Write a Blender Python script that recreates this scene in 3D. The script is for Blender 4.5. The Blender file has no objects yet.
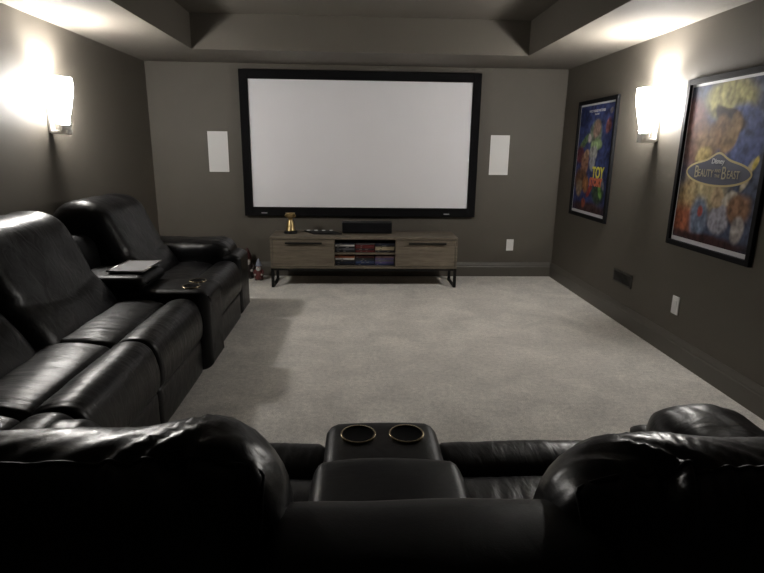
import bpy, bmesh, math, random
from mathutils import Vector, Matrix, noise
random.seed(7)
SC = bpy.context.scene
COL = SC.collection
PI = math.pi

# ------------------------------------------------------------------ world numbers
XL, XR, YB, YF = -2.072, 2.115, 5.741, -2.3     # side walls, screen wall, wall behind the camera
HS, HT = 2.13, 2.41                             # soffit and tray heights
TXL, TXR, TYB, TYF = -1.40, 1.475, 4.99, -1.55  # tray outline

# ------------------------------------------------------------------ materials
def new_mat(name):
    m = bpy.data.materials.new(name); m.use_nodes = True
    nt = m.node_tree
    return m, nt, nt.nodes['Principled BSDF']

def nd(nt, t, **kw):
    n = nt.nodes.new(t)
    for k, v in kw.items():
        if k.startswith('i_'):
            n.inputs[k[2:].replace('_', ' ')].default_value = v
        else:
            setattr(n, k, v)
    return n

def col(c): return (c[0], c[1], c[2], 1)

def plain(name, c, rough=.5, metal=0, spec=.5, var=.0, nscale=30, bump=0, coat=0):
    m, nt, b = new_mat(name)
    b.inputs['Roughness'].default_value = rough
    b.inputs['Metallic'].default_value = metal
    b.inputs['Specular IOR Level'].default_value = spec
    b.inputs['Coat Weight'].default_value = coat
    tc = nd(nt, 'ShaderNodeTexCoord')
    no = nd(nt, 'ShaderNodeTexNoise'); no.inputs['Scale'].default_value = nscale; no.inputs['Detail'].default_value = 4
    nt.links.new(tc.outputs['Object'], no.inputs['Vector'])
    mx = nd(nt, 'ShaderNodeMix', data_type='RGBA')
    mx.inputs[6].default_value = col([x * (1 - var) for x in c]); mx.inputs[7].default_value = col([min(1, x * (1 + var)) for x in c])
    nt.links.new(no.outputs['Fac'], mx.inputs[0])
    nt.links.new(mx.outputs[2], b.inputs['Base Color'])
    if bump:
        bp = nd(nt, 'ShaderNodeBump'); bp.inputs['Strength'].default_value = bump; bp.inputs['Distance'].default_value = .002
        nt.links.new(no.outputs['Fac'], bp.inputs['Height']); nt.links.new(bp.outputs[0], b.inputs['Normal'])
    return m

def glow(name, c, strength, base=(.8, .8, .8)):
    m, nt, b = new_mat(name)
    b.inputs['Base Color'].default_value = col(base)
    b.inputs['Emission Color'].default_value = col(c)
    b.inputs['Emission Strength'].default_value = strength
    b.inputs['Roughness'].default_value = .4
    return m

def carpet_mat():
    m, nt, b = new_mat('carpet')
    tc = nd(nt, 'ShaderNodeTexCoord')
    big = nd(nt, 'ShaderNodeTexNoise'); big.inputs['Scale'].default_value = 3.2; big.inputs['Detail'].default_value = 5; big.inputs['Roughness'].default_value = .62
    big.inputs['Distortion'].default_value = .5
    fine = nd(nt, 'ShaderNodeTexNoise'); fine.inputs['Scale'].default_value = 160; fine.inputs['Detail'].default_value = 3
    mid = nd(nt, 'ShaderNodeTexNoise'); mid.inputs['Scale'].default_value = 38; mid.inputs['Detail'].default_value = 4
    for n in (big, fine, mid): nt.links.new(tc.outputs['Object'], n.inputs['Vector'])
    r1 = nd(nt, 'ShaderNodeMapRange'); r1.inputs[1].default_value = .35; r1.inputs[2].default_value = .65; r1.inputs[3].default_value = .82; r1.inputs[4].default_value = 1.08
    nt.links.new(big.outputs['Fac'], r1.inputs[0])
    r2 = nd(nt, 'ShaderNodeMapRange'); r2.inputs[1].default_value = .3; r2.inputs[2].default_value = .7; r2.inputs[3].default_value = .72; r2.inputs[4].default_value = 1.22
    nt.links.new(fine.outputs['Fac'], r2.inputs[0])
    r3 = nd(nt, 'ShaderNodeMapRange'); r3.inputs[1].default_value = .3; r3.inputs[2].default_value = .7; r3.inputs[3].default_value = .86; r3.inputs[4].default_value = 1.12
    nt.links.new(mid.outputs['Fac'], r3.inputs[0])
    a = nd(nt, 'ShaderNodeMath', operation='MULTIPLY'); c = nd(nt, 'ShaderNodeMath', operation='MULTIPLY')
    nt.links.new(r1.outputs[0], a.inputs[0]); nt.links.new(r2.outputs[0], a.inputs[1])
    nt.links.new(a.outputs[0], c.inputs[0]); nt.links.new(r3.outputs[0], c.inputs[1])
    vm = nd(nt, 'ShaderNodeVectorMath', operation='SCALE'); vm.inputs[0].default_value = CARPET
    nt.links.new(c.outputs[0], vm.inputs['Scale'])
    nt.links.new(vm.outputs[0], b.inputs['Base Color'])
    b.inputs['Roughness'].default_value = .95; b.inputs['Specular IOR Level'].default_value = .1
    b.inputs['Sheen Weight'].default_value = .15
    bp = nd(nt, 'ShaderNodeBump'); bp.inputs['Strength'].default_value = .6; bp.inputs['Distance'].default_value = .004
    nt.links.new(c.outputs[0], bp.inputs['Height']); nt.links.new(bp.outputs[0], b.inputs['Normal'])
    return m

def leather_mat(name, base, rough=.34, stretch=(1, 1, 1), wr=.5, rot=(0, 0, 0)):
    m, nt, b = new_mat(name)
    tc = nd(nt, 'ShaderNodeTexCoord')
    mp = nd(nt, 'ShaderNodeMapping'); mp.inputs['Scale'].default_value = stretch; mp.inputs['Rotation'].default_value = rot
    nt.links.new(tc.outputs['Object'], mp.inputs[0])
    w = nd(nt, 'ShaderNodeTexNoise'); w.inputs['Scale'].default_value = 9; w.inputs['Detail'].default_value = 4; w.inputs['Distortion'].default_value = 1.1
    nt.links.new(mp.outputs[0], w.inputs['Vector'])
    g = nd(nt, 'ShaderNodeTexVoronoi'); g.inputs['Scale'].default_value = 420
    nt.links.new(tc.outputs['Object'], g.inputs['Vector'])
    b1 = nd(nt, 'ShaderNodeBump'); b1.inputs['Strength'].default_value = .1; b1.inputs['Distance'].default_value = .001
    nt.links.new(g.outputs['Distance'], b1.inputs['Height'])
    b2 = nd(nt, 'ShaderNodeBump'); b2.inputs['Strength'].default_value = wr; b2.inputs['Distance'].default_value = .012
    nt.links.new(w.outputs['Fac'], b2.inputs['Height']); nt.links.new(b1.outputs[0], b2.inputs['Normal'])
    nt.links.new(b2.outputs[0], b.inputs['Normal'])
    rr = nd(nt, 'ShaderNodeMapRange'); rr.inputs[3].default_value = rough - .06; rr.inputs[4].default_value = rough + .1
    nt.links.new(w.outputs['Fac'], rr.inputs[0]); nt.links.new(rr.outputs[0], b.inputs['Roughness'])
    b.inputs['Base Color'].default_value = col(base)
    b.inputs['Specular IOR Level'].default_value = .32
    return m

def wood_mat(name, c1, c2, axis='X'):
    m, nt, b = new_mat(name)
    tc = nd(nt, 'ShaderNodeTexCoord')
    mp = nd(nt, 'ShaderNodeMapping'); mp.inputs['Scale'].default_value = (1.6, 14, 22) if axis == 'X' else (14, 14, 1.6)
    nt.links.new(tc.outputs['Object'], mp.inputs[0])
    n = nd(nt, 'ShaderNodeTexNoise'); n.inputs['Scale'].default_value = 3; n.inputs['Detail'].default_value = 6; n.inputs['Distortion'].default_value = .6; n.inputs['Roughness'].default_value = .65
    nt.links.new(mp.outputs[0], n.inputs['Vector'])
    r = nd(nt, 'ShaderNodeMapRange'); r.inputs[1].default_value = .3; r.inputs[2].default_value = .7
    nt.links.new(n.outputs['Fac'], r.inputs[0])
    mx = nd(nt, 'ShaderNodeMix', data_type='RGBA'); mx.inputs[6].default_value = col(c1); mx.inputs[7].default_value = col(c2)
    nt.links.new(r.outputs[0], mx.inputs[0]); nt.links.new(mx.outputs[2], b.inputs['Base Color'])
    b.inputs['Roughness'].default_value = .55
    bp = nd(nt, 'ShaderNodeBump'); bp.inputs['Strength'].default_value = .15; bp.inputs['Distance'].default_value = .001
    nt.links.new(n.outputs['Fac'], bp.inputs['Height']); nt.links.new(bp.outputs[0], b.inputs['Normal'])
    return m

CARPET = (.79, .76, .705)
WALLC = (.096, .0855, .0695)
M = {}
M['wall'] = plain('wall_paint', WALLC, .62, var=.05, nscale=5, bump=0, spec=.35)
M['ceil'] = plain('ceiling_paint', (.120, .108, .090), .8, var=.03, nscale=4, spec=.3)
M['trim'] = plain('trim_paint', (.092, .084, .070), .45, var=.03, nscale=8)
M['carpet'] = carpet_mat()
M['lea'] = leather_mat('black_leather', (.003, .003, .0038), .33, (1, 1, 1), .35)
M['lea_fold'] = leather_mat('creased_black_leather', (.003, .003, .0038), .30, (2.0, .8, 1), .2)
M['lea_seat'] = leather_mat('seat_black_leather', (.003, .003, .0038), .36, (.9, 3.4, 1), .24)
M['lea_seat_f'] = leather_mat('front_seat_black_leather', (.003, .003, .0038), .36, (3.4, .9, 1), .24)
M['lea_back'] = leather_mat('back_black_leather', (.003, .003, .0038), .33, (1, 1.6, 1.2), .3)
M['lea_flat'] = leather_mat('smooth_black_leather', (.003, .003, .0036), .42, (1, 1, 1), .12)
M['lea_flat'].node_tree.nodes['Principled BSDF'].inputs['Specular IOR Level'].default_value = .24
M['black'] = plain('black_frame_velvet', (.004, .004, .0045), .8, spec=.12)
M['blackgloss'] = plain('black_plastic', (.007, .007, .008), .45, spec=.25)
M['blackmetal'] = plain('black_metal', (.008, .008, .008), .5, spec=.25)
M['screen'] = plain('screen_fabric', (.84, .84, .87), .85, var=.005, nscale=2, spec=.1)
M['white'] = plain('white_plastic', (.74, .73, .72), .45, var=.01)
M['grille'] = plain('white_speaker_grille', (.66, .655, .65), .7, var=.04, nscale=300)
M['vent'] = plain('dark_register_paint', (.035, .032, .028), .5)
M['duct_shade'] = plain('duct_painted_shade', (.006, .006, .006), .9)
M['wood'] = wood_mat('grey_brown_wood', (.085, .069, .049), (.205, .17, .125))
M['woodv'] = wood_mat('grey_brown_wood_side', (.1, .084, .066), (.19, .16, .13), 'Z')
M['brass'] = plain('brass_rim', (.6, .5, .34), .25, metal=1)
M['cup_painted_shade'] = plain('cup_shade_disc', (.002, .002, .002), .7, spec=.05)  # near-black colour stands in for the shade inside a cup
M['chrome'] = plain('brushed_nickel', (.75, .74, .72), .3, metal=1)
M['gold'] = plain('gold_plated', (.5, .37, .18), .38, metal=1)
M['silver'] = plain('silver_grey_plastic', (.42, .42, .43), .4)
M['frameb'] = plain('poster_frame_black', (.007, .007, .008), .7, spec=.08)
M['mat'] = plain('poster_border_white', (.62, .62, .64), .6)
M['lamp_base'] = plain('sconce_white_enamel', (.8, .79, .77), .35)

SCONCE_GLASS = 48.0
M['shade'] = glow('lit_frosted_glass', (1, .97, .93), SCONCE_GLASS)
_nt = M['shade'].node_tree; _tr = nd(_nt, 'ShaderNodeBsdfTransparent'); _mx = nd(_nt, 'ShaderNodeMixShader'); _mx.inputs[0].default_value = .62
_nt.links.new(_tr.outputs[0], _mx.inputs[1]); _nt.links.new(_nt.nodes['Principled BSDF'].outputs[0], _mx.inputs[2]); _nt.links.new(_mx.outputs[0], _nt.nodes['Material Output'].inputs[0])
M['bulb'] = glow('lit_bulb', (1, .96, .91), 1900)

# ------------------------------------------------------------------ object helpers
def tag(o, label=None, cat=None, group=None, kind=None):
    if label: o['label'] = label
    if cat: o['category'] = cat
    if group: o['group'] = group
    if kind: o['kind'] = kind
    return o

def thing(name, label, cat, loc=(0, 0, 0), group=None, rz=0):
    o = bpy.data.objects.new(name, None); COL.objects.link(o)
    o.location = loc; o.rotation_euler = (0, 0, rz); o.empty_display_size = .1
    return tag(o, label, cat, group)

def root_of(o):
    while o.parent: o = o.parent
    return o

def obj(name, bm, mat, parent=None, smooth=False, recalc=True, local=False, origin=None):
    if recalc: bmesh.ops.recalc_face_normals(bm, faces=bm.faces[:])
    off = Vector((0, 0, 0))
    if parent:
        if not local: off = root_of(parent).location.copy()
    elif origin is not False and not local:
        lo = [min(v.co[i] for v in bm.verts) for i in range(3)]; hi = [max(v.co[i] for v in bm.verts) for i in range(3)]
        off = Vector(((lo[0] + hi[0]) / 2, (lo[1] + hi[1]) / 2, lo[2]))
    if off.length: bmesh.ops.translate(bm, verts=bm.verts[:], vec=-off)
    me = bpy.data.meshes.new(name); bm.to_mesh(me); bm.free()
    if smooth: me.shade_smooth()
    me.materials.append(mat)
    o = bpy.data.objects.new(name, me); COL.objects.link(o)
    if parent: o.parent = parent
    elif off.length: o.location = off
    return o

def copy_tree(o, parent=None):
    c = o.copy(); COL.objects.link(c)
    if parent: c.parent = parent
    for ch in list(o.children): copy_tree(ch, c)
    return c

def box(bm, x0, x1, y0, y1, z0, z1, bev=0, seg=2):
    t = bmesh.new()
    bmesh.ops.create_cube(t, size=1)
    for v in t.verts:
        v.co = Vector((x0 + (v.co.x + .5) * (x1 - x0), y0 + (v.co.y + .5) * (y1 - y0), z0 + (v.co.z + .5) * (z1 - z0)))
    if bev: bmesh.ops.bevel(t, geom=t.edges[:], offset=bev, segments=seg, affect='EDGES', profile=.5)
    merge(bm, t)
    return bm

def merge(bm, t):
    me = bpy.data.meshes.new('tmp'); t.to_mesh(me); t.free()
    bm.from_mesh(me); bpy.data.meshes.remove(me)

def bx(*a, **k): return box(bmesh.new(), *a, **k)

def lathe(prof, n=32, center=(0, 0, 0), bm=None, closed=False, sx=1, sy=1):
    bm = bm or bmesh.new(); rings = []
    for r, z in prof:
        rings.append([bm.verts.new((center[0] + sx * max(r, 1e-4) * math.cos(2 * PI * i / n), center[1] + sy * max(r, 1e-4) * math.sin(2 * PI * i / n), center[2] + z)) for i in range(n)])
    for a, b in zip(rings, rings[1:]):
        for i in range(n): bm.faces.new((a[i], a[(i + 1) % n], b[(i + 1) % n], b[i]))
    if closed:
        bm.faces.new(rings[0]); bm.faces.new(rings[-1])
    return bm

def tube(pts, r, n=8, bm=None, cyc=False):
    bm = bm or bmesh.new(); pts = [Vector(p) for p in pts]; rings = []; N = len(pts)
    prev = None
    for i, p in enumerate(pts):
        if cyc: d = pts[(i + 1) % N] - pts[i - 1]
        else: d = pts[min(i + 1, N - 1)] - pts[max(i - 1, 0)]
        d.normalize()
        if prev is None:
            up = Vector((0, 0, 1)) if abs(d.z) < .9 else Vector((1, 0, 0))
            a = d.cross(up).normalized()
        else:
            a = (prev - d * prev.dot(d)).normalized()
        prev = a; b = d.cross(a)
        rings.append([bm.verts.new(p + (a * math.cos(2 * PI * k / n) + b * math.sin(2 * PI * k / n)) * r) for k in range(n)])
    rng = range(N) if cyc else range(N - 1)
    for i in rng:
        A, B = rings[i], rings[(i + 1) % N]
        for k in range(n): bm.faces.new((A[k], A[(k + 1) % n], B[(k + 1) % n], B[k]))
    if not cyc:
        bm.faces.new(rings[0]); bm.faces.new(rings[-1])
    return bm

def smooth_closed(ctrl, m):
    """closed Catmull-Rom through the control points, resampled to m even points"""
    P = [Vector((a[0], a[1])) for a in ctrl]; n = len(P); out = []
    for i in range(n):
        p0, p1, p2, p3 = P[i - 1], P[i], P[(i + 1) % n], P[(i + 2) % n]
        for k in range(24):
            t = k / 24
            out.append(.5 * ((2 * p1) + (p2 - p0) * t + (2 * p0 - 5 * p1 + 4 * p2 - p3) * t * t + (3 * p1 - p0 - 3 * p2 + p3) * t ** 3))
    L = [0]
    for i in range(len(out)): L.append(L[-1] + (out[(i + 1) % len(out)] - out[i]).length)
    res = []; j = 0
    for k in range(m):
        s = L[-1] * k / m
        while L[j + 1] < s: j += 1
        f = (s - L[j]) / max(L[j + 1] - L[j], 1e-9)
        res.append(out[j].lerp(out[(j + 1) % len(out)], f))
    return res

def sample_loft(ctrl, w0, w1, Rw, Ri, P, m=56, ns=36, crown=0, disp=None):
    prof = smooth_closed(ctrl, m)
    area = sum(prof[i].x * prof[(i + 1) % m].y - prof[(i + 1) % m].x * prof[i].y for i in range(m))
    sg = 1 if area > 0 else -1
    nor = []
    for i in range(m):
        d = prof[(i + 1) % m] - prof[i - 1]; d.normalize(); nor.append(Vector((d.y, -d.x)) * sg)
    ts = []
    ne = 9
    for k in range(ne): ts.append(Rw * (1 - math.cos(PI / 2 * k / ne)))
    inner = [Rw + (w1 - w0 - 2 * Rw) * k / (ns - 1) for k in range(ns)]
    ts = ts + inner + [(w1 - w0) - t for t in reversed(ts)]
    rows = []
    for t in ts:
        e = min(t, (w1 - w0) - t)
        ins = 0 if e >= Rw else Ri * (1 - math.sqrt(max(0, 1 - ((Rw - e) / Rw) ** 2)))
        s = 2 * t / (w1 - w0) - 1
        row = []
        for i in range(m):
            p = prof[i] + nor[i] * (-ins + crown * (1 - s ** 4))
            if disp: p = p + nor[i] * disp(w0 + t, p.x, p.y, s)
            row.append(P(w0 + t, p.x, p.y))
        rows.append(row)
    return rows

def loft(*a, **k):
    rows = sample_loft(*a, **k)
    bm = bmesh.new()
    R = [[bm.verts.new(p) for p in row] for row in rows]
    m = len(R[0])
    for A, B in zip(R, R[1:]):
        for i in range(m): bm.faces.new((A[i], A[(i + 1) % m], B[(i + 1) % m], B[i]))
    for E_ in (R[0], R[-1]):
        c = Vector((0, 0, 0))
        for v in E_: c += v.co
        c = bm.verts.new(c / m)
        for i in range(m): bm.faces.new((E_[i], E_[(i + 1) % m], c))
    return bm

# ------------------------------------------------------------------ camera (solved from the photograph)
pitch, yaw, roll, fpx, camz = 0.24840240, 0.04619186, 0.01308183, 543.5406, 1.3363717
rt = Vector((math.cos(yaw), -math.sin(yaw), 0)); fw = Vector((math.sin(yaw) * math.cos(pitch), math.cos(yaw) * math.cos(pitch), -math.sin(pitch)))
up = rt.cross(fw)
rt, up = math.cos(roll) * rt + math.sin(roll) * up, -math.sin(roll) * rt + math.cos(roll) * up
cam = bpy.data.cameras.new('camera'); co = bpy.data.objects.new('camera', cam); COL.objects.link(co)
co.matrix_world = Matrix(((rt.x, up.x, -fw.x, 0), (rt.y, up.y, -fw.y, 0), (rt.z, up.z, -fw.z, camz), (0, 0, 0, 1)))
cam.sensor_width = 36; cam.lens = fpx / 764 * 36; cam.clip_start = .02
SC.camera = co

# ------------------------------------------------------------------ setting
def struct(name, bm, mat, parent=None, smooth=False):
    o = obj(name, bm, mat, parent, smooth, origin=False)
    if not parent: o['kind'] = 'structure'
    return o
T = .12
struct('floor', bx(XL - T, XR + T, YF - T, YB + T, -.1, 0), M['carpet'])
struct('wall_back', bx(XL - T, XR + T, YB, YB + T, 0, HT + .15), M['wall'])
struct('wall_front', bx(XL - T, XR + T, YF - T, YF, 0, HT + .15), M['wall'])
struct('wall_left', bx(XL - T, XL, YF, YB, 0, HT + .15), M['wall'])
struct('wall_right', bx(XR, XR + T, YF, YB, 0, HT + .15), M['wall'])
bm = bmesh.new()
box(bm, XL, TXL, YF, YB, HS, HT + .1); box(bm, TXR, XR, YF, YB, HS, HT + .1)
box(bm, TXL, TXR, TYB, YB, HS, HT + .1); box(bm, TXL, TXR, YF, TYF, HS, HT + .1)
box(bm, TXL, TXR, TYF, TYB, HT, HT + .1)
struct('ceiling', bm, M['ceil'])

def baseboard(name, along, a0, a1, wall, sign):
    """profile with a stepped, rounded top running along x or y"""
    pr = [(0, 0), (.017, 0), (.017, .105), (.0135, .112), (.0135, .122), (.010, .134), (.006, .146), (.004, .155), (0, .155)]
    bm = bmesh.new(); R = []
    for s in (a0, a1):
        R.append([bm.verts.new((wall + sign * d, s, z) if along == 'y' else (s, wall + sign * d, z)) for d, z in pr])
    n = len(pr)
    for i in range(n): bm.faces.new((R[0][i], R[0][(i + 1) % n], R[1][(i + 1) % n], R[1][i]))
    bm.faces.new(R[0]); bm.faces.new(R[1])
    struct(name, bm, M['trim'])
baseboard('baseboard_left', 'y', YF, YB, XL, 1)
baseboard('baseboard_right', 'y', YF, YB, XR, -1)
baseboard('baseboard_back', 'x', XL + .017, XR - .017, YB, -1)
baseboard('baseboard_front', 'x', XL + .017, XR - .017, YF, 1)

# ------------------------------------------------------------------ projection screen
def rect_frame(x0, x1, z0, z1, wl, wr, wb, wt, y0, y1, bev):
    bm = bmesh.new()
    box(bm, x0, x0 + wl, y0, y1, z0, z1, bev); box(bm, x1 - wr, x1, y0, y1, z0, z1, bev)
    box(bm, x0 + wl - .004, x1 - wr + .004, y0 + .0006, y1, z0, z0 + wb, bev); box(bm, x0 + wl - .004, x1 - wr + .004, y0 + .0006, y1, z1 - wt, z1, bev)
    return bm
t = thing('projection_screen', 'large white projection screen in a wide black frame on the far wall', 'projection screen', (.033, YB, .645))
obj('frame', rect_frame(-1.166, 1.231, .645, 2.072, .085, .084, .092, .088, YB - .055, YB - .002, .006), M['black'], t)
obj('screen_surface', bx(-1.085, 1.151, YB - .034, YB - .02, .733, 1.988), M['screen'], t)
for x in (-.965, .93):
    b = obj('badge', bx(x - .03, x + .03, YB - .0575, YB - .0545, .672, .682, .001), M['silver'], t)
    b['label'] = 'tiny grey maker badge'

# ------------------------------------------------------------------ in-wall speakers, plates, vent
def speaker(x0, x1, lab):
    t = thing('wall_speaker', lab, 'speaker', ((x0 + x1) / 2, YB, 1.086))
    obj('bezel', rect_frame(x0, x1, 1.086, 1.484, .006, .006, .006, .006, YB - .008, YB - .001, .001), M['white'], t)
    obj('grille', bx(x0 + .005, x1 - .005, YB - .006, YB - .001, 1.091, 1.479, .001), M['grille'], t)
speaker(-1.510, -1.312, 'white rectangular in-wall speaker grille beside the screen, nearer the left sofa')
speaker(1.366, 1.562, 'white rectangular in-wall speaker grille beside the screen, above the white wall plate')

def plate(name, loc, rz, lab, cat, rocker=True):
    """built facing -y around the origin, then turned"""
    t = thing(name, lab, cat, loc, rz=rz)
    obj('cover_plate', bx(-.038, .038, -.006, .0, 0, .122, .002), M['white'], t, local=True)
    if rocker:
        obj('rocker', bx(-.017, .017, -.009, -.005, .027, .095, .0015), M['white'], t, local=True)
    for z in (.012, .110):
        obj('screw', lathe([(0, -.0012), (.003, -.001), (.003, .001)], 10), M['chrome'], t, local=True).matrix_local = Matrix.Translation((0, -.0065, z)) @ Matrix.Rotation(PI / 2, 4, 'X')
    return t
plate('wall_plate', (1.642, YB, .284), 0, 'small white wall plate low on the far wall, right of the media console', 'wall plate')
plate('wall_plate', (XR, 3.388, .290), -PI / 2, 'small white wall plate on the side wall beneath the larger poster', 'wall plate')

t = thing('air_vent', 'dark painted air register low on the side wall near the far poster', 'vent', (XR, 4.14, .305))
bm = bmesh.new()
y0, y1, z0, z1 = 3.985, 4.295, .305, .41
box(bm, XR - .006, XR - .0005, y0, y1, z0, z0 + .014, .001); box(bm, XR - .006, XR - .0005, y0, y1, z1 - .014, z1, .001)
box(bm, XR - .006, XR - .0005, y0, y0 + .018, z0, z1, .001); box(bm, XR - .006, XR - .0005, y1 - .018, y1, z0, z1, .001)
obj('vent_frame', bm, M['vent'], t)
obj('duct_shade_sheet', bx(XR - .0018, XR - .0006, y0 + .01, y1 - .01, z0 + .01, z1 - .01), M['duct_shade'], t)  # thin black sheet behind the louvres, the opening's shade put into colour
bm = bmesh.new()
for k in range(14):
    yy = y0 + .03 + k * (y1 - y0 - .06) / 13
    box(bm, XR - .0055, XR - .0015, yy - .003, yy + .003, z0 + .013, z1 - .013)
obj('louvres', bm, M['vent'], t)

# ------------------------------------------------------------------ wall sconces
def sconce(x, y, s, lab):
    """s = +1 on the left wall (sticks out to +x), -1 on the right wall"""
    wall = XL if s > 0 else XR
    t = thing('wall_sconce', lab, 'wall lamp', (wall, y, 1.395))
    def X(d): return wall + s * d
    def b2(d0, d1, *r, **k):
        a, b = sorted((X(d0), X(d1))); return bx(a, b, *r, **k)
    obj('wall_bracket', b2(.001, .022, y - .024, y + .024, 1.41, 1.70, bev=.006), M['lamp_base'], t)
    bm = bmesh.new(); a, b = sorted((X(.018), X(.130)))
    box(bm, a, b, y - .034, y + .034, 1.402, 1.430, .008)
    lathe([(.0, 1.42), (.036, 1.42), (.038, 1.43), (.038, 1.462), (.0, 1.466)], 32, (X(.098), y, 0), bm)
    obj('lamp_base', bm, M['lamp_base'], t, smooth=False)
    for k, z in enumerate((1.472, 1.490, 1.508)):
        bm = bmesh.new()
        lathe([(.0, z - .004), (.042, z - .004), (.045, z), (.042, z + .004), (.0, z + .004)], 36, (X(.098), y, 0), bm)
        obj('ring', bm, M['chrome'], t, smooth=False)
    bm = bmesh.new()
    prof = [(.03, 1.466), (.040, 1.468), (.042, 1.512), (.052, 1.54), (.072, 1.60), (.088, 1.66), (.096, 1.71), (.097, 1.74), (.093, 1.765), (.090, 1.765), (.093, 1.74), (.092, 1.71), (.084, 1.66), (.068, 1.60), (.051, 1.54), (.03, 1.52)]
    lathe([(r * .74, z) for r, z in prof], 40, (X(.104), y, 0), bm)
    obj('glass_shade', bm, M['shade'], t, smooth=True)
    bm = lathe([(.0, 1.60), (.012, 1.60), (.013, 1.625), (.022, 1.65), (.030, 1.68), (.030, 1.70), (.022, 1.722), (.0, 1.73)], 20, (X(.104), y, 0))
    obj('light_bulb', bm, M['bulb'], t, smooth=True)
    return t
sconce(XL, 3.905, 1, 'lit frosted glass torch sconce on the wall above the left sofa')
sconce(XR, 3.905, -1, 'lit frosted glass torch sconce on the wall between the two posters')

# ------------------------------------------------------------------ media console
CX0, CX1, CY0, CY1, CZ0, CZ1 = -.845, .978, 5.215, 5.61, .192, .505
t = thing('media_console', 'long grey-brown wood media console on black metal legs under the screen', 'media console', ((CX0 + CX1) / 2, (CY0 + CY1) / 2, 0))
DX = (-.225, .368)          # inner faces of the centre bay
bm = bmesh.new()
box(bm, CX0, CX1, CY0, CY1, CZ1 - .026, CZ1, .004)
box(bm, CX0, CX1, CY0, CY1, CZ0, CZ0 + .02, .003)
for x in (CX0, CX1 - .02): box(bm, x, x + .02, CY0 + .0005, CY1, CZ0 + .018, CZ1 - .024, .002)
for x in (DX[0] - .018, DX[1]): box(bm, x, x + .018, CY0 + .004, CY1 - .01, CZ0 + .018, CZ1 - .024)
box(bm, CX0 + .01, CX1 - .01, CY1 - .012, CY1 - .002, CZ0 + .018, CZ1 - .024)
body = obj('body', bm, M['wood'], t)
obj('shelf', bx(DX[0], DX[1], CY0 + .02, CY1 - .012, .330, .345), M['wood'], t)
for x0, x1, h0, h1 in ((CX0 + .023, DX[0] - .003, -.700, -.345), (DX[1] + .003, CX1 - .023, .495, .862)):
    d = obj('door', bx(x0, x1, CY0 - .002, CY0 + .016, CZ0 + .024, CZ1 - .03, .002), M['wood'], t)
    bm = bmesh.new(); box(bm, h0, h1, CY0 - .03, CY0 - .018, .437, .453, .003)
    for x in (h0 + .03, h1 - .03): box(bm, x - .006, x + .006, CY0 - .02, CY0 - .001, .440, .450)
    h = obj('handle', bm, M['blackmetal'], d); h['label'] = 'slim black bar handle'
for x in (CX0 + .0, CX1 - .028):
    bm = bmesh.new(); w = .028
    box(bm, x, x + w, CY0 + .006, CY0 + .034, .008, CZ0 - .001, .002)
    box(bm, x, x + w, CY0 + .006, CY1 - .03, 0, .014, .002)
    box(bm, x, x + w, CY1 - .058, CY1 - .03, .008, CZ0 - .001, .002)
    box(bm, x, x + w, CY0 + .006, CY1 - .03, CZ0 - .014, CZ0 - .0005, .002)
    g = obj('leg_frame', bm, M['blackmetal'], t); g['label'] = 'black metal sled leg'

obj('base_rail', bx(CX0 + .029, CX1 - .029, CY0 + .008, CY0 + .034, CZ0 - .022, CZ0 - .0005, .002), M['blackmetal'], t)

# film cases lying in six stacks
caseK = {}
def case_mat(c):
    k = tuple(c)
    if k not in caseK: caseK[k] = plain('case_sleeve', c, .35, var=.35, nscale=90)
    return caseK[k]
BK, NV, RD, CR, OR, WH, PU, DB, PK, GY = (.012, .013, .018), (.012, .02, .05), (.11, .014, .014), (.42, .36, .24), (.55, .16, .07), (.6, .58, .55), (.09, .07, .2), (.03, .045, .12), (.4, .25, .3), (.1, .1, .11)
CN = {BK: 'black', NV: 'navy', RD: 'dark red', CR: 'cream', OR: 'orange', WH: 'white', PU: 'purple', DB: 'dark blue', PK: 'pink', GY: 'grey'}
stacks = [('upper left', 0, 1, [BK, GY, BK, WH, NV]), ('upper middle', 1, 1, [RD, BK, RD, RD, GY]), ('upper right', 2, 1, [BK, CR, CR, BK, NV]),
          ('lower left', 0, 0, [BK, NV, BK, WH, OR]), ('lower middle', 1, 0, [NV, DB, NV, BK, RD]), ('lower right', 2, 0, [DB, PU, GY, PU, PK])]
PL = ['at the bottom', 'second from the bottom', 'in the middle', 'second from the top', 'on top']
for nm, ci, row, cols in stacks:
    z = .345 if row else CZ0 + .020
    xc = DX[0] + .100 + ci * .1965
    for k, c in enumerate(cols):
        h = .0185 if row else .0185
        ja = random.uniform(-.004, .004)
        cx, cy = xc + ja, CY0 + .135 + random.uniform(-.006, .006)
        tt = thing('disc_case', '%s film case %s of the console\'s %s stack' % (CN[c], PL[k], nm), 'disc case', (cx, cy, z + .0005), 'film cases stacked in the console')
        obj('case', bx(-.094, .094, -.068, .068, 0, h - .0012, .0015), case_mat(c), tt, local=True)
        sp = WH if c in (BK, NV, RD, DB, PU, GY) else BK
        for q in range(random.choice((1, 1, 2))):
            a = -.08 + q * .06 + random.uniform(0, .05)
            lw = random.uniform(.012, .03)
            o = obj('spine_print', bx(a, a + lw, -.0688, -.0675, h * .3, h * .62), case_mat(tuple(v * .35 + .01 for v in sp)), tt, local=True)
        z += h

# soundbar / centre speaker
t = thing('centre_speaker', 'black rectangular centre speaker on the media console under the screen', 'speaker', (.093, 5.49, CZ1))
obj('cabinet', bx(-.158, .344, 5.425, 5.555, CZ1 + .006, .616, .008), M['blackgloss'], t)
obj('grille', bx(-.15, .336, 5.418, 5.4265, CZ1 + .012, .610, .003), plain('speaker_cloth', (.006, .006, .007), .9, spec=.1), t)
for x in (-.12, .3): obj('foot', lathe([(0, 0), (.014, 0), (.014, .008), (0, .008)], 16, (x, 5.49, CZ1)), M['blackmetal'], t)

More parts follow.
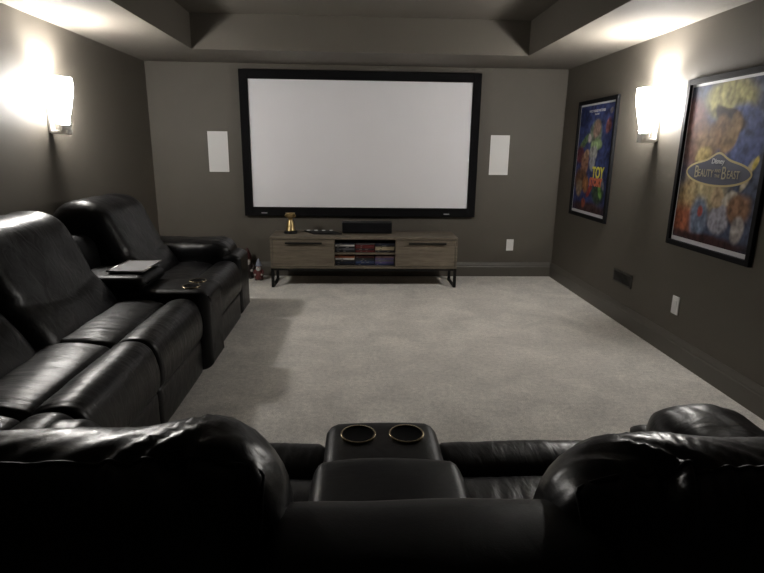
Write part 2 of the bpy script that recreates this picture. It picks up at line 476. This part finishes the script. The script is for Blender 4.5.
# gold trophy
tx, ty = -.668, 5.43
t = thing('trophy', 'small gold trophy cup on a round black base standing on the media console', 'trophy', (tx, ty, CZ1))
obj('base', lathe([(0, 0), (.066, 0), (.068, .006), (.066, .02), (.056, .026), (0, .026)], 32, (tx, ty, CZ1)), M['blackgloss'], t)
obj('cup', lathe([(0, .026), (.046, .026), (.047, .034), (.040, .042), (.041, .07), (.034, .10), (.024, .128), (.019, .14), (.023, .148), (.036, .158), (.043, .175), (.044, .198), (.047, .202), (.041, .202), (.038, .18), (0, .165)], 32, (tx, ty, CZ1)), M['gold'], t, smooth=True)
for s in (-1, 1):
    obj('handle', tube([(tx + s * (.034 + .018 * math.sin(PI * k / 8)), ty, CZ1 + .195 - .035 * k / 8) for k in range(9)], .0035), M['gold'], t, smooth=True)

# black tray with four white discs
t = thing('black_tray', 'flat black tray holding four white discs on the media console', 'tray', (-.36, 5.46, CZ1))
bm = bmesh.new()
vs = [bm.verts.new(p) for p in ((-.545, 5.56, CZ1 + .001), (-.275, 5.56, CZ1 + .001), (-.155, 5.36, CZ1 + .001), (-.43, 5.36, CZ1 + .001))]
f = bm.faces.new(vs)
r = bmesh.ops.extrude_face_region(bm, geom=[f]); bmesh.ops.translate(bm, verts=[v for v in r['geom'] if isinstance(v, bmesh.types.BMVert)], vec=(0, 0, .012))
obj('tray_top', bm, M['blackgloss'], t)
pos = ['first', 'second', 'third', 'last']
for k in range(4):
    x = -.50 + k * .077
    d = thing('white_disc', 'small white disc on the black tray, %s counted from the gold trophy' % pos[k], 'disc', (x, 5.52, CZ1 + .0135), 'white discs on the black tray')
    obj('disc', lathe([(0, 0), (.017, 0), (.019, .003), (.017, .008), (0, .009)], 24), M['white'], d, local=True)
    obj('foot_ring', lathe([(0, -.0002), (.02, -.0002), (.02, .002), (0, .002)], 24), M['blackgloss'], d, local=True)

# two figurines on the carpet
def gnome(x, y, h, hatc, bodyc, lab, beard=(.62, .58, .54)):
    t = thing('gnome_figurine', lab, 'figurine', (x, y, 0))
    def part(n, prof, c, dx=0, dy=0, sx=1, sy=1):
        o = obj(n, lathe([(r * h, z * h) for r, z in prof], 24, (dx * h, dy * h, 0), sx=sx, sy=sy), plain(n + '_paint', c, .5, var=.1), t, smooth=True, local=True); return o
    part('body', [(0, .02), (.17, .02), (.2, .1), (.2, .25), (.16, .42), (.1, .54), (0, .56)], bodyc)
    part('head', [(0, .50), (.07, .52), (.115, .58), (.12, .64), (.09, .7), (0, .72)], (.3, .19, .14))
    part('hat', [(.135, .655), (.145, .67), (.12, .74), (.09, .83), (.05, .93), (.015, .995), (0, 1.0)], hatc)
    part('beard', [(0, .26), (.04, .3), (.09, .42), (.11, .54), (.09, .62), (0, .64)], beard, 0, -.06, 1, .9)
    part('nose', [(0, -.03), (.02, -.02), (.03, 0), (.02, .02), (0, .03)], (.55, .28, .2)).location = (0, -.15 * h, .6 * h)
    for s in (-1, 1):
        part('boot', [(0, 0), (.08, 0), (.085, .03), (.06, .08), (0, .1)], (.02, .018, .016), s * .1, -.06, 1, 1.4)
        obj('arm', tube([(s * .15 * h, 0, .47 * h), (s * .21 * h, -.04 * h, .36 * h), (s * .16 * h, -.13 * h, .29 * h)], .045 * h, 10), plain('sleeve_paint', bodyc, .5), t, smooth=True, local=True)
        part('mitten', [(0, -.05), (.035, -.035), (.05, 0), (.035, .035), (0, .05)], (.6, .58, .55)).location = (s * .15 * h, -.15 * h, .27 * h)
    return t
gnome(-1.150, 5.635, .32, (.06, .012, .012), (.03, .02, .02), 'taller white-bearded figurine in a dark red hat on the carpet behind the left sofa')
gnome(-1.022, 5.54, .225, (.30, .33, .42), (.12, .03, .028), 'shorter figurine in a pale blue hat on the carpet beside the media console', (.66, .64, .62))

# ------------------------------------------------------------------ posters
def text_obj(s, size, mat, parent, M4, name, extrude=.0006, sx=1, space=1, align='CENTER', shear=0, bold=0):
    cu = bpy.data.curves.new('t', 'FONT'); cu.body = s; cu.size = size; cu.extrude = extrude; cu.align_x = align; cu.align_y = 'CENTER'; cu.space_character = space; cu.shear = shear; cu.offset = bold
    cu.resolution_u = 4
    o = bpy.data.objects.new('t', cu); COL.objects.link(o)
    me = bpy.data.meshes.new_from_object(o.evaluated_get(bpy.context.evaluated_depsgraph_get()))
    bpy.data.objects.remove(o); bpy.data.curves.remove(cu)
    me.transform(Matrix.Diagonal((sx, 1, 1, 1))); me.transform(M4); me.name = name
    me.materials.clear(); me.materials.append(mat)
    n = bpy.data.objects.new(name, me); COL.objects.link(n); n.parent = parent
    return n

def blob(u, v, cu, cv, ru, rv, ang=0, soft=.5):
    du, dv = u - cu, v - cv; c, s = math.cos(ang), math.sin(ang)
    a, b = (du * c + dv * s) / ru, (-du * s + dv * c) / rv
    d = math.sqrt(a * a + b * b)
    w = (1 + soft - d) / (2 * soft) if soft else (1 if d < 1 else 0)
    w = max(0, min(1, w)); return w * w * (3 - 2 * w)

def art_mat(name):
    m, nt, b = new_mat(name)
    a = nd(nt, 'ShaderNodeVertexColor', layer_name='paint')
    nt.links.new(a.outputs[0], b.inputs['Base Color']); b.inputs['Roughness'].default_value = .75; b.inputs['Specular IOR Level'].default_value = .15
    return m

def poster(y_far, y_near, z0, z1, lab, base, blobs, seed, texts):
    """local frame: u runs from the far edge to the near edge (left to right as seen), v upwards; hangs on the right wall"""
    W, H = y_far - y_near, z1 - z0
    t = thing('framed_poster', lab, 'poster', (XR, (y_far + y_near) / 2, z0))
    # local axes -> world: right = -y, up = z, out = -x
    def L(u, v, d): return Vector((XR - d, y_far - u, z0 + v)) - t.location
    def lb(u0, u1, v0, v1, d0, d1, bev=0, bm=None):
        a, b = L(u0, v0, d0), L(u1, v1, d1)
        return box(bm or bmesh.new(), min(a.x, b.x), max(a.x, b.x), min(a.y, b.y), max(a.y, b.y), min(a.z, b.z), max(a.z, b.z), bev)
    fwid = .034
    bm = bmesh.new()
    lb(0, fwid, 0, H, .001, .026, .003, bm); lb(W - fwid, W, 0, H, .001, .026, .003, bm)
    lb(fwid - .002, W - fwid + .002, 0, fwid, .001, .0255, .003, bm); lb(fwid - .002, W - fwid + .002, H - fwid, H, .001, .0255, .003, bm)
    obj('frame', bm, M['frameb'], t, local=True)
    obj('border', lb(fwid - .004, W - fwid + .004, fwid - .004, H - fwid + .004, .002, .008), M['mat'], t, local=True)
    bw, bt, bb = .010, .016, .026
    u0, u1, v0, v1 = fwid + bw, W - fwid - bw, fwid + bb, H - fwid - bt
    NU, NV_ = 96, 130
    bm = bmesh.new(); lay = bm.loops.layers.float_color.new('paint')
    g = [[bm.verts.new(L(u0 + (u1 - u0) * i / NU, v0 + (v1 - v0) * j / NV_, .0092)) for i in range(NU + 1)] for j in range(NV_ + 1)]
    cc = {}
    for j in range(NV_ + 1):
        for i in range(NU + 1):
            u, v = i / NU, j / NV_
            c = Vector(base(u, v))
            n = noise.fractal(Vector((u * 6 + seed, v * 8, 0)), 1, 2, 4)
            c = c * (1 + .5 * n)
            wu, wv = u + .025 * noise.noise(Vector((u * 9, v * 9, seed))), v + .02 * noise.noise(Vector((u * 9, v * 9, seed + 5)))
            for bl in blobs:
                w = blob(wu, wv * H / W, bl[0], bl[1] * H / W, bl[2], bl[3], bl[5] if len(bl) > 5 else 0, (bl[6] if len(bl) > 6 else .3) * .55)
                k = .88 + .35 * noise.noise(Vector((u * 25 + seed, v * 30, 2)))
                c = c.lerp(Vector(bl[4]) * k, w)
            dk = noise.noise(Vector((u * 17 + seed, v * 21, 7))) + .6 * noise.noise(Vector((u * 40 + seed, v * 48, 3)))
            c = c * (.86 + .55 * dk)
            cc[g[j][i]] = (max(c.x, 0), max(c.y, 0), max(c.z, 0), 1)
    for j in range(NV_):
        for i in range(NU):
            f = bm.faces.new((g[j][i], g[j][i + 1], g[j + 1][i + 1], g[j + 1][i]))
            for l in f.loops: l[lay] = cc[l.vert]
    obj('poster_print', bm, art_mat('poster_ink'), t, local=True, recalc=False)
    for (s, u, v, size, mat, name, kw) in texts:
        o = L(u0 + u * (u1 - u0), v0 + v * (v1 - v0), .0105)
        M4 = Matrix(((0, 0, -1, o.x), (-1, 0, 0, o.y), (0, 1, 0, o.z), (0, 0, 0, 1)))
        text_obj(s, size, mat, t, M4, name, **kw)
    return t, L, (u0, u1, v0, v1)
ink = lambda n, c: plain(n, c, .5, var=.05)
def night(u, v):
    return (.045 + .035 * v, .055 + .04 * v, .095 + .05 * v)
t, L, (u0, u1, v0, v1) = poster(3.572, 2.765, .742, 1.782,
    'framed poster nearest the sofas, dark blue with yellow moon and oval title plaque', night, [
    (.52, .90, .30, .15, (.46, .43, .19), 0, .5), (.1, .78, .14, .2, (.16, .07, .07), .4, .8), (.17, .62, .2, .2, (.17, .09, .07), .3, 1.1),
    (.72, .66, .26, .25, (.10, .13, .30), -.3, .3), (.56, .78, .22, .07, (.045, .03, .025), -.35, .3),
    (.46, .70, .13, .13, (.22, .13, .07), .2, .35), (.60, .68, .09, .17, (.3, .19, .10), -.5, .4), (.3, .6, .13, .17, (.26, .17, .1), .5, .8), (.28, .56, .1, .07, (.5, .38, .15), .3, .5),
    (.23, .27, .25, .22, (.36, .25, .12), .25, .8), (.12, .12, .2, .13, (.32, .1, .05), 0, .8), (.42, .34, .22, .12, (.48, .40, .22), 0, 1.0),
    (.34, .16, .12, .17, (.15, .19, .27), 0, .6), (.35, .2, .035, .04, (.28, .06, .05), 0, .5),
    (.60, .17, .12, .13, (.34, .33, .38), 0, .3), (.56, .30, .09, .08, (.45, .33, .2), 0, .3), (.72, .3, .1, .06, (.55, .5, .42), .3, .4), (.82, .25, .13, .12, (.26, .14, .08), 0, .5),
    (.86, .45, .04, .12, (.6, .52, .38), -.4, .4), (.93, .52, .025, .05, (.75, .6, .15), -.4, .5), (.84, .13, .07, .1, (.4, .36, .34), 0, .4), (.5, .02, .5, .05, (.05, .02, .02), 0, .7)],
    3.1, [])
# oval plaque with a gold rim, a raised top lobe and the title
def oval(sc, d0, d1, mat, name, parent):
    cu, cv = (u0 + u1) / 2 - .005, v0 + .452 * (v1 - v0); pts = []
    for k in range(96):
        a = 2 * PI * k / 96; x, z = math.cos(a), math.sin(a)
        rx, rz = .300, .080
        zz = z * rz
        if z > 0: zz += .040 * math.exp(-((x * rx) / .085) ** 2 * 1.3) * min(1, z * 1.6)
        pts.append((cu + x * (rx + sc), cv + zz + sc * (1 if z > 0 else -1) * abs(z) ** .5))
    bm = bmesh.new(); A = [bm.verts.new(L(p[0], p[1], d0)) for p in pts]; B = [bm.verts.new(L(p[0], p[1], d1)) for p in pts]
    bm.faces.new(A); bm.faces.new(B)
    for k in range(96): bm.faces.new((A[k], A[(k + 1) % 96], B[(k + 1) % 96], B[k]))
    return obj(name, bm, mat, parent, local=True), (cu, cv)
pl, _ = oval(0, .0085, .0100, ink('plaque_gold', (.45, .36, .17)), 'title_plaque', t)
pf, (pcu, pcv) = oval(-.012, .0090, .0106, ink('plaque_blue', (.05, .055, .085)), 'plaque_face', pl)
gm = ink('title_gold', (.36, .32, .22))
def onp(s, du, dv, size, name, mat=gm, **kw):
    o = L(pcu + du, pcv + dv, .0114); M4 = Matrix(((0, 0, -1, o.x), (-1, 0, 0, o.y), (0, 1, 0, o.z), (0, 0, 0, 1)))
    return text_obj(s, size, mat, pl, M4, name, **kw)
onp('Disney', 0, .066, .042, 'studio_lettering', ink('title_white', (.55, .55, .58)), shear=.15, bold=.0005)
onp('B', -.190, -.002, .105, 'title_lettering', sx=.75); onp('EAUTY', -.100, -.007, .064, 'title_lettering', sx=.75)
onp('AND', .012, .012, .026, 'title_lettering'); onp('THE', .012, -.018, .026, 'title_lettering')
onp('B', .068, -.002, .105, 'title_lettering', sx=.75); onp('EAST', .150, -.007, .064, 'title_lettering', sx=.75)

def blue(u, v):
    return (.03 + .02 * v, .042 + .025 * v, .13 + .06 * v)
poster(5.328, 4.530, .738, 1.785,
    'framed poster nearer the screen wall, bright blue with the yellow word TOY', blue, [
    (.1, .9, .2, .15, (.02, .03, .10), 0, .7), (.52, .74, .17, .15, (.2, .24, .17), 0, .4), (.54, .78, .1, .1, (.36, .24, .19), 0, .4), (.56, .64, .16, .07, (.3, .42, .2), 0, .4),
    (.5, .56, .12, .1, (.4, .4, .38), 0, .4), (.2, .66, .2, .05, (.12, .2, .09), .5, .4), (.35, .7, .05, .05, (.5, .45, .42), 0, .5),
    (.86, .80, .07, .09, (.26, .1, .1), -.4, .5), (.9, .93, .04, .04, (.4, .38, .42), 0, .4),
    (.1, .54, .14, .1, (.13, .035, .05), 0, .5), (.27, .46, .12, .14, (.3, .16, .1), 0, .4), (.3, .55, .07, .06, (.42, .26, .17), 0, .4),
    (.5, .46, .08, .08, (.35, .36, .4), 0, .5), (.2, .3, .2, .14, (.14, .07, .04), 0, .5), (.16, .22, .1, .1, (.28, .2, .13), 0, .5), (.36, .26, .09, .09, (.34, .15, .06), 0, .5), (.5, .2, .1, .05, (.35, .06, .05), .6, .5),
    (.75, .2, .16, .16, (.04, .07, .04), 0, .6), (.80, .2, .04, .09, (.16, .32, .08), .5, .4), (.85, .28, .05, .08, (.2, .2, .24), .7, .5), (.5, .03, .55, .08, (.06, .03, .03), 0, .8), (.35, .09, .06, .06, (.3, .08, .05), 0, .5)],
    8.4, [('WALT DISNEY PICTURES', .5, .945, .03, ink('credit_grey', (.42, .42, .46)), 'credit_lettering', {}),
          ('PRESENTS', .5, .915, .02, ink('credit_grey', (.42, .42, .46)), 'credit_lettering', {}),
          ('TOY', .70, .375, .135, ink('toy_yellow', (.62, .56, .06)), 'title_lettering', dict(bold=.004, sx=.85)),
          ('STORY', .66, .287, .092, ink('story_red', (.5, .1, .05)), 'title_lettering', dict(bold=.006, sx=.9))])

# ------------------------------------------------------------------ reclining sofas
# each builder works in (w = along the sofa, d = depth from the front edge, z); P maps that into the room
BACK = [(.47, .40), (.465, .48), (.515, .57), (.570, .64), (.605, .71), (.655, .82), (.715, .925), (.79, .975), (.88, .985), (.965, .965), (1.03, .90), (1.055, .78), (1.05, .5), (1.04, .2), (.93, .12), (.75, .14), (.60, .25)]
def rr(x0, x1, z0, z1, r=.05, top=0):
    """rounded rectangle control points"""
    mx, mz = (x0 + x1) / 2, (z0 + z1) / 2
    return [(x0, mz), (x0, z1 - r), (x0 + r * .3, z1 - r * .3), (x0 + r, z1), (mx, z1 + top), (x1 - r, z1), (x1 - r * .3, z1 - r * .3), (x1, z1 - r), (x1, mz), (x1, z0 + r), (x1 - r * .3, z0 + r * .3), (x1 - r, z0), (mx, z0), (x0 + r, z0), (x0 + r * .3, z0 + r * .3), (x0, z0 + r)]

def wrinkle(amp, fw_, fd, seed, sharp=False):
    def f(w, d, z, s):
        n = noise.noise(Vector((w * fw_ + seed, d * fd + seed, z * fd)))
        if sharp: n = (1 - abs(n) * 2.2)
        return amp * n
    return f

HERO = [(.50, .40), (.515, .47), (.58, .56), (.62, .63), (.645, .70), (.67, .79), (.705, .865), (.75, .908), (.80, .922), (.845, .918), (.885, .898), (.918, .858), (.943, .79), (.965, .68), (.985, .5), (1.0, .2), (.93, .12), (.75, .14), (.6, .25)]
def sofa_back(t, P0, w0, w1, mat, seed, hero=False):
    P = P0; CT = HERO if hero else BACK
    seam = Vector((.843, .918)) if hero else Vector((1.035, .888))
    def disp(w, d, z, s):
        v = .006 * noise.noise(Vector((w * 5 + seed, d * 5, z * 5)))
        # horizontal crease between head and lumbar cushions
        if d < .75: v -= .008 * math.exp(-((z - .62 - .06 * s * s) / .02) ** 2)
        if z > .6:
            ds = math.hypot(d - seam.x, z - seam.y)
            if hero:
                up = d < seam.x
                sl = ds * (17 if up else 5) * hero[1]
                k = noise.noise(Vector((w * 19 + sl * 1.6 + seed * 3, ds * 2.0, seed)))
                k2 = noise.noise(Vector((w * 40 + sl * 3 + seed, ds * 5.0, seed + 9)))
                k3 = noise.noise(Vector((w * 4 + seed, 2.2, seed)))
                amt = .35 + .65 * math.exp(-((s - hero[0]) / .38) ** 2) + .5 * k3
                fall = math.exp(-(ds / (.11 if up else .075)) ** 2)
                if not up: fall *= 2.0
                v += (.016 * k + .008 * k2 + .006 * (.45 - abs(noise.noise(Vector((w * 27 + sl * 2.2 + seed, ds * 3, seed + 3)))) * 2.4)) * fall * amt
                v -= .009 * math.exp(-(ds / .010) ** 2)
                v += hero[2] * math.exp(-((s - hero[0]) / .30) ** 2) * max(0, min(1, (z - .8) / .12)) * (1 if up else .3)
            else:
                k = noise.noise(Vector((w * 20 + ds * 9 + seed * 3, ds * 3.0, seed)))
                v += .009 * k * math.exp(-(ds / .17) ** 2) - .011 * math.exp(-(ds / .012) ** 2)
                v += .006 * noise.noise(Vector((w * 7 + z * 5 + seed, z * 8, seed + 4)))
        return v
    kw = dict(m=170, ns=120) if hero else dict(m=100, ns=50)
    rows = sample_loft(CT, w0, w1, .12 if hero else .095, .09 if hero else .08, P, crown=.014, disp=disp, **kw)
    bm = bmesh.new(); R = [[bm.verts.new(p) for p in row] for row in rows]; m = len(R[0])
    for A, B in zip(R, R[1:]):
        for i in range(m): bm.faces.new((A[i], A[(i + 1) % m], B[(i + 1) % m], B[i]))
    for E_ in (R[0], R[-1]):
        c = sum((v.co for v in E_), Vector()) / m; c = bm.verts.new(c)
        for i in range(m): bm.faces.new((E_[i], E_[(i + 1) % m], c))
    b = obj('backrest', bm, mat, t, smooth=True)
    # piping: down one rear edge, across the seam, down the other
    prof = smooth_closed(CT, m)
    js = min(range(m), key=lambda j: (prof[j] - seam).length)
    jb = min(range(m), key=lambda j: (prof[j] - (Vector((.985, .35)) if hero else Vector((1.045, .35)))).length)
    step = 1 if jb > js else -1
    ia, ib = 4, len(rows) - 5
    path = [rows[ia][j] for j in range(jb, js, -step)] + [rows[i][js] for i in range(ia, ib + 1)] + [rows[ib][j] for j in range(js, jb, step)]
    cen = P((w0 + w1) / 2, .8, .6)
    for _ in range(2): path = [path[0]] + [(path[i - 1] + path[i] * 2 + path[i + 1]) / 4 for i in range(1, len(path) - 1)] + [path[-1]]
    pp = obj('piping', tube([p + (p - cen).normalized() * .001 for p in path], .0032, 8), M['lea_flat'], b, smooth=True)
    return b

def sofa_seat(t, P, w0, w1, seed, mat):
    def dz(w, d, z, s):
        edge = max(0, 1 - (1 - abs(s)) * 6)
        return .003 * noise.noise(Vector((w * 8 + seed, d * 8, z * 6))) + .0035 * (1 - abs(noise.noise(Vector((w * 34 + d * 6 + seed, d * 4, seed)))) * 2) * (.35 + edge)
    obj('seat_cushion', loft([(.225, .41), (.222, .450), (.245, .472), (.34, .488), (.45, .485), (.56, .47), (.60, .42), (.60, .34), (.40, .30), (.25, .32)], w0 + .003, w1 - .003, .04, .03, P, crown=.004, disp=dz, m=80, ns=60), mat, t, smooth=True)
    obj('footrest', loft([(.218, .36), (.218, .44), (.200, .472), (.150, .490), (.09, .488), (.045, .455), (.020, .38), (.018, .31), (.03, .262), (.06, .245), (.12, .26), (.19, .30)], w0 + .002, w1 - .002, .035, .026, P, crown=.005, disp=dz, m=80, ns=60), mat, t, smooth=True)
    obj('front_panel', loft(rr(.035, .12, .035, .255, .03), w0 + .004, w1 - .004, .03, .02, P, crown=.004, m=48, ns=24), M['lea'], t, smooth=True)
    obj('seat_base', loft(rr(.11, 1.0, .04, .33, .02), w0 + .006, w1 - .006, .01, .01, P, m=40, ns=4), M['lea_flat'], t)

def sofa_console(t, P, w0, w1, back_top=.80, wide=.055):
    c = w0 + (w1 - w0) / 2
    Q = lambda a, b, z: P(b, a, z)          # loft along depth, profile across the width
    body = obj('console', loft(rr(w0 + .004, w1 - .004, .035, .526, .035, .004), -.012, .62, .07, .05, Q, crown=.003, m=72, ns=26), M['lea_flat'], t, smooth=True)
    def lcrown(a, x, z, s): return .006 * noise.noise(Vector((x * 6, a * 6, z * 6)))
    obj('lid', loft(rr(w0 - .008, w1 + .008, .531, .606, .034, .01), .335, .74, .05, .04, Q, crown=.006, disp=lcrown, m=72, ns=26), M['lea_flat'], body, smooth=True)
    for k in (-1, 1):
        wc = c + k * .070; ctr = P(wc, .108, 0)
        cup = obj('cup_holder', lathe([(.046, .5365), (.0505, .5372), (.0515, .5355), (.051, .529)], 40, (ctr.x, ctr.y, 0)), M['brass'], body, smooth=True)
        cup['label'] = 'round cup holder with a shiny metal rim'
        obj('cup_shade_disc', lathe([(.0465, .5363), (.044, .5345), (.04, .533), (0, .5325)], 40, (ctr.x, ctr.y, 0)), M['cup_painted_shade'], body, smooth=True)  # shallow disc on the solid console, depth shade painted black
    def cd(w, d, z, s): return .004 * noise.noise(Vector((w * 6, d * 6, z * 6)))
    B = [(.74, .40), (.74, .62), (.755, .73), (.80, .785), (.86, .80), (.95, .79), (1.02, .74), (1.04, .6), (1.04, .3), (1.02, .12), (.85, .10), (.72, .2)]
    obj('console_back', loft([(d, z + (back_top - .80) * (1 if z > .5 else 0)) for d, z in B], w0 - .055, w1 + wide, .05, .04, P, crown=.004, disp=cd, m=72, ns=40), M['lea_flat'], t, smooth=True)

def sofa_arm(t, P, w0, w1, top=.63):
    Q = lambda a, b, z: P(b, a, z)
    obj('arm_panel', loft(rr(w0 + .012, w1 - .012, .03, .53, .04), .03, 1.0, .09, .05, Q, crown=.003, m=56, ns=20), M['lea'], t, smooth=True)
    def ad(a, x, z, s):
        return .008 * noise.noise(Vector((x * 7, a * 5, z * 7 + w0))) - (.02 if False else 0) + .005 * noise.noise(Vector((x * 30, a * 9, w0)))
    # the pad slopes from a fat rounded nose at the front to the back
    pad = [(w0 - .005, top - .13), (w0 + .005, top - .05), (w0 + .05, top - .01), ((w0 + w1) / 2, top), (w1 - .05, top - .01), (w1 - .005, top - .05), (w1 + .005, top - .12), (w1 - .005, top - .23), (w1 - .05, top - .26), (w0 + .05, top - .26), (w0 + .005, top - .23)]
    obj('armrest', loft(pad, .11, .84, .13, .09, Q, crown=.004, disp=ad, m=72, ns=40), M['lea'], t, smooth=True)

# --- sofa along the left wall, facing +x
PLf = lambda w, d, z: Vector((-.875 - d, w, z))
t = thing('reclining_sofa', 'black leather reclining sofa along the left wall with a silver tray on its console', 'sofa', (-1.45, 2.8, 0), 'black leather theatre sofas')
for k, (a, b) in enumerate(((1.02, 1.68), (1.68, 2.345), (2.345, 3.05), (3.41, 4.12))):
    sofa_seat(t, PLf, a, b, 3.3 * k + 1, M['lea_seat'])
for k, (a, b) in enumerate(((1.02, 1.62), (1.62, 2.255), (2.255, 3.05), (3.42, 4.14))):
    sofa_back(t, PLf, a + .004, b - .004, M['lea_back'], 2.7 * k + 4)
sofa_console(t, PLf, 3.055, 3.405)
sofa_arm(t, PLf, 4.13, 4.50, .632)
sofa_arm(t, PLf, .77, 1.01)

# --- sofa in front of the camera, facing +y
PFr = lambda w, d, z: Vector((w, 1.53 - d, z))
t = thing('reclining_sofa', 'black leather reclining sofa seen from behind, facing the screen across the carpet', 'sofa', (.07, 1.0, 0), 'black leather theatre sofas')
for k, (a, b) in enumerate(((-.65, -.088), (.233, .84))):
    sofa_seat(t, PFr, a, b, 5.1 * k + 2, M['lea_seat_f'])
sofa_back(t, lambda w, d, z: PFr(w, d, z - .013), -.72, -.103, M['lea_fold'], 1.3, (.62, -1, .020))
sofa_back(t, lambda w, d, z: PFr(w, d, z - .038), .290, .90, M['lea_fold'], 6.2, (-.5, 1, .006))
sofa_console(t, PFr, -.095, .24, .822, .13)
sofa_arm(t, lambda w, d, z: PFr(w, d - .02, z), .82, 1.09, .65)
sofa_arm(t, PFr, -.860, -.655)

# --- silver tray lying on the left sofa's console lid
t = thing('serving_tray', 'thin silver-grey tray lying on the console lid of the left sofa', 'tray', (-1.34, 3.27, .622))
obj('tray_plate', bx(-1.44, -1.24, 3.12, 3.42, .6245, .6325, .003), M['silver'], t)
bm = bmesh.new()
tube([(-1.442, 3.118, .6325), (-1.238, 3.118, .6325), (-1.238, 3.422, .6325), (-1.442, 3.422, .6325)], .005, 8, bm, True)
obj('tray_rim', bm, M['chrome'], t, smooth=True)

# ------------------------------------------------------------------ world and colour
W = bpy.data.worlds.new('world'); SC.world = W; W.use_nodes = True
W.node_tree.nodes['Background'].inputs[0].default_value = (.0, .0, .0, 1)
vs = SC.view_settings
SC.display_settings.display_device = 'sRGB'
vs.view_transform = 'Standard'; vs.look = 'None'; vs.exposure = .56; vs.gamma = 1
try: vs.use_curve_mapping = False
except Exception: pass
SC.cycles.use_denoising = True
SC.cycles.max_bounces = 8; SC.cycles.diffuse_bounces = 5; SC.cycles.sample_clamp_indirect = 8
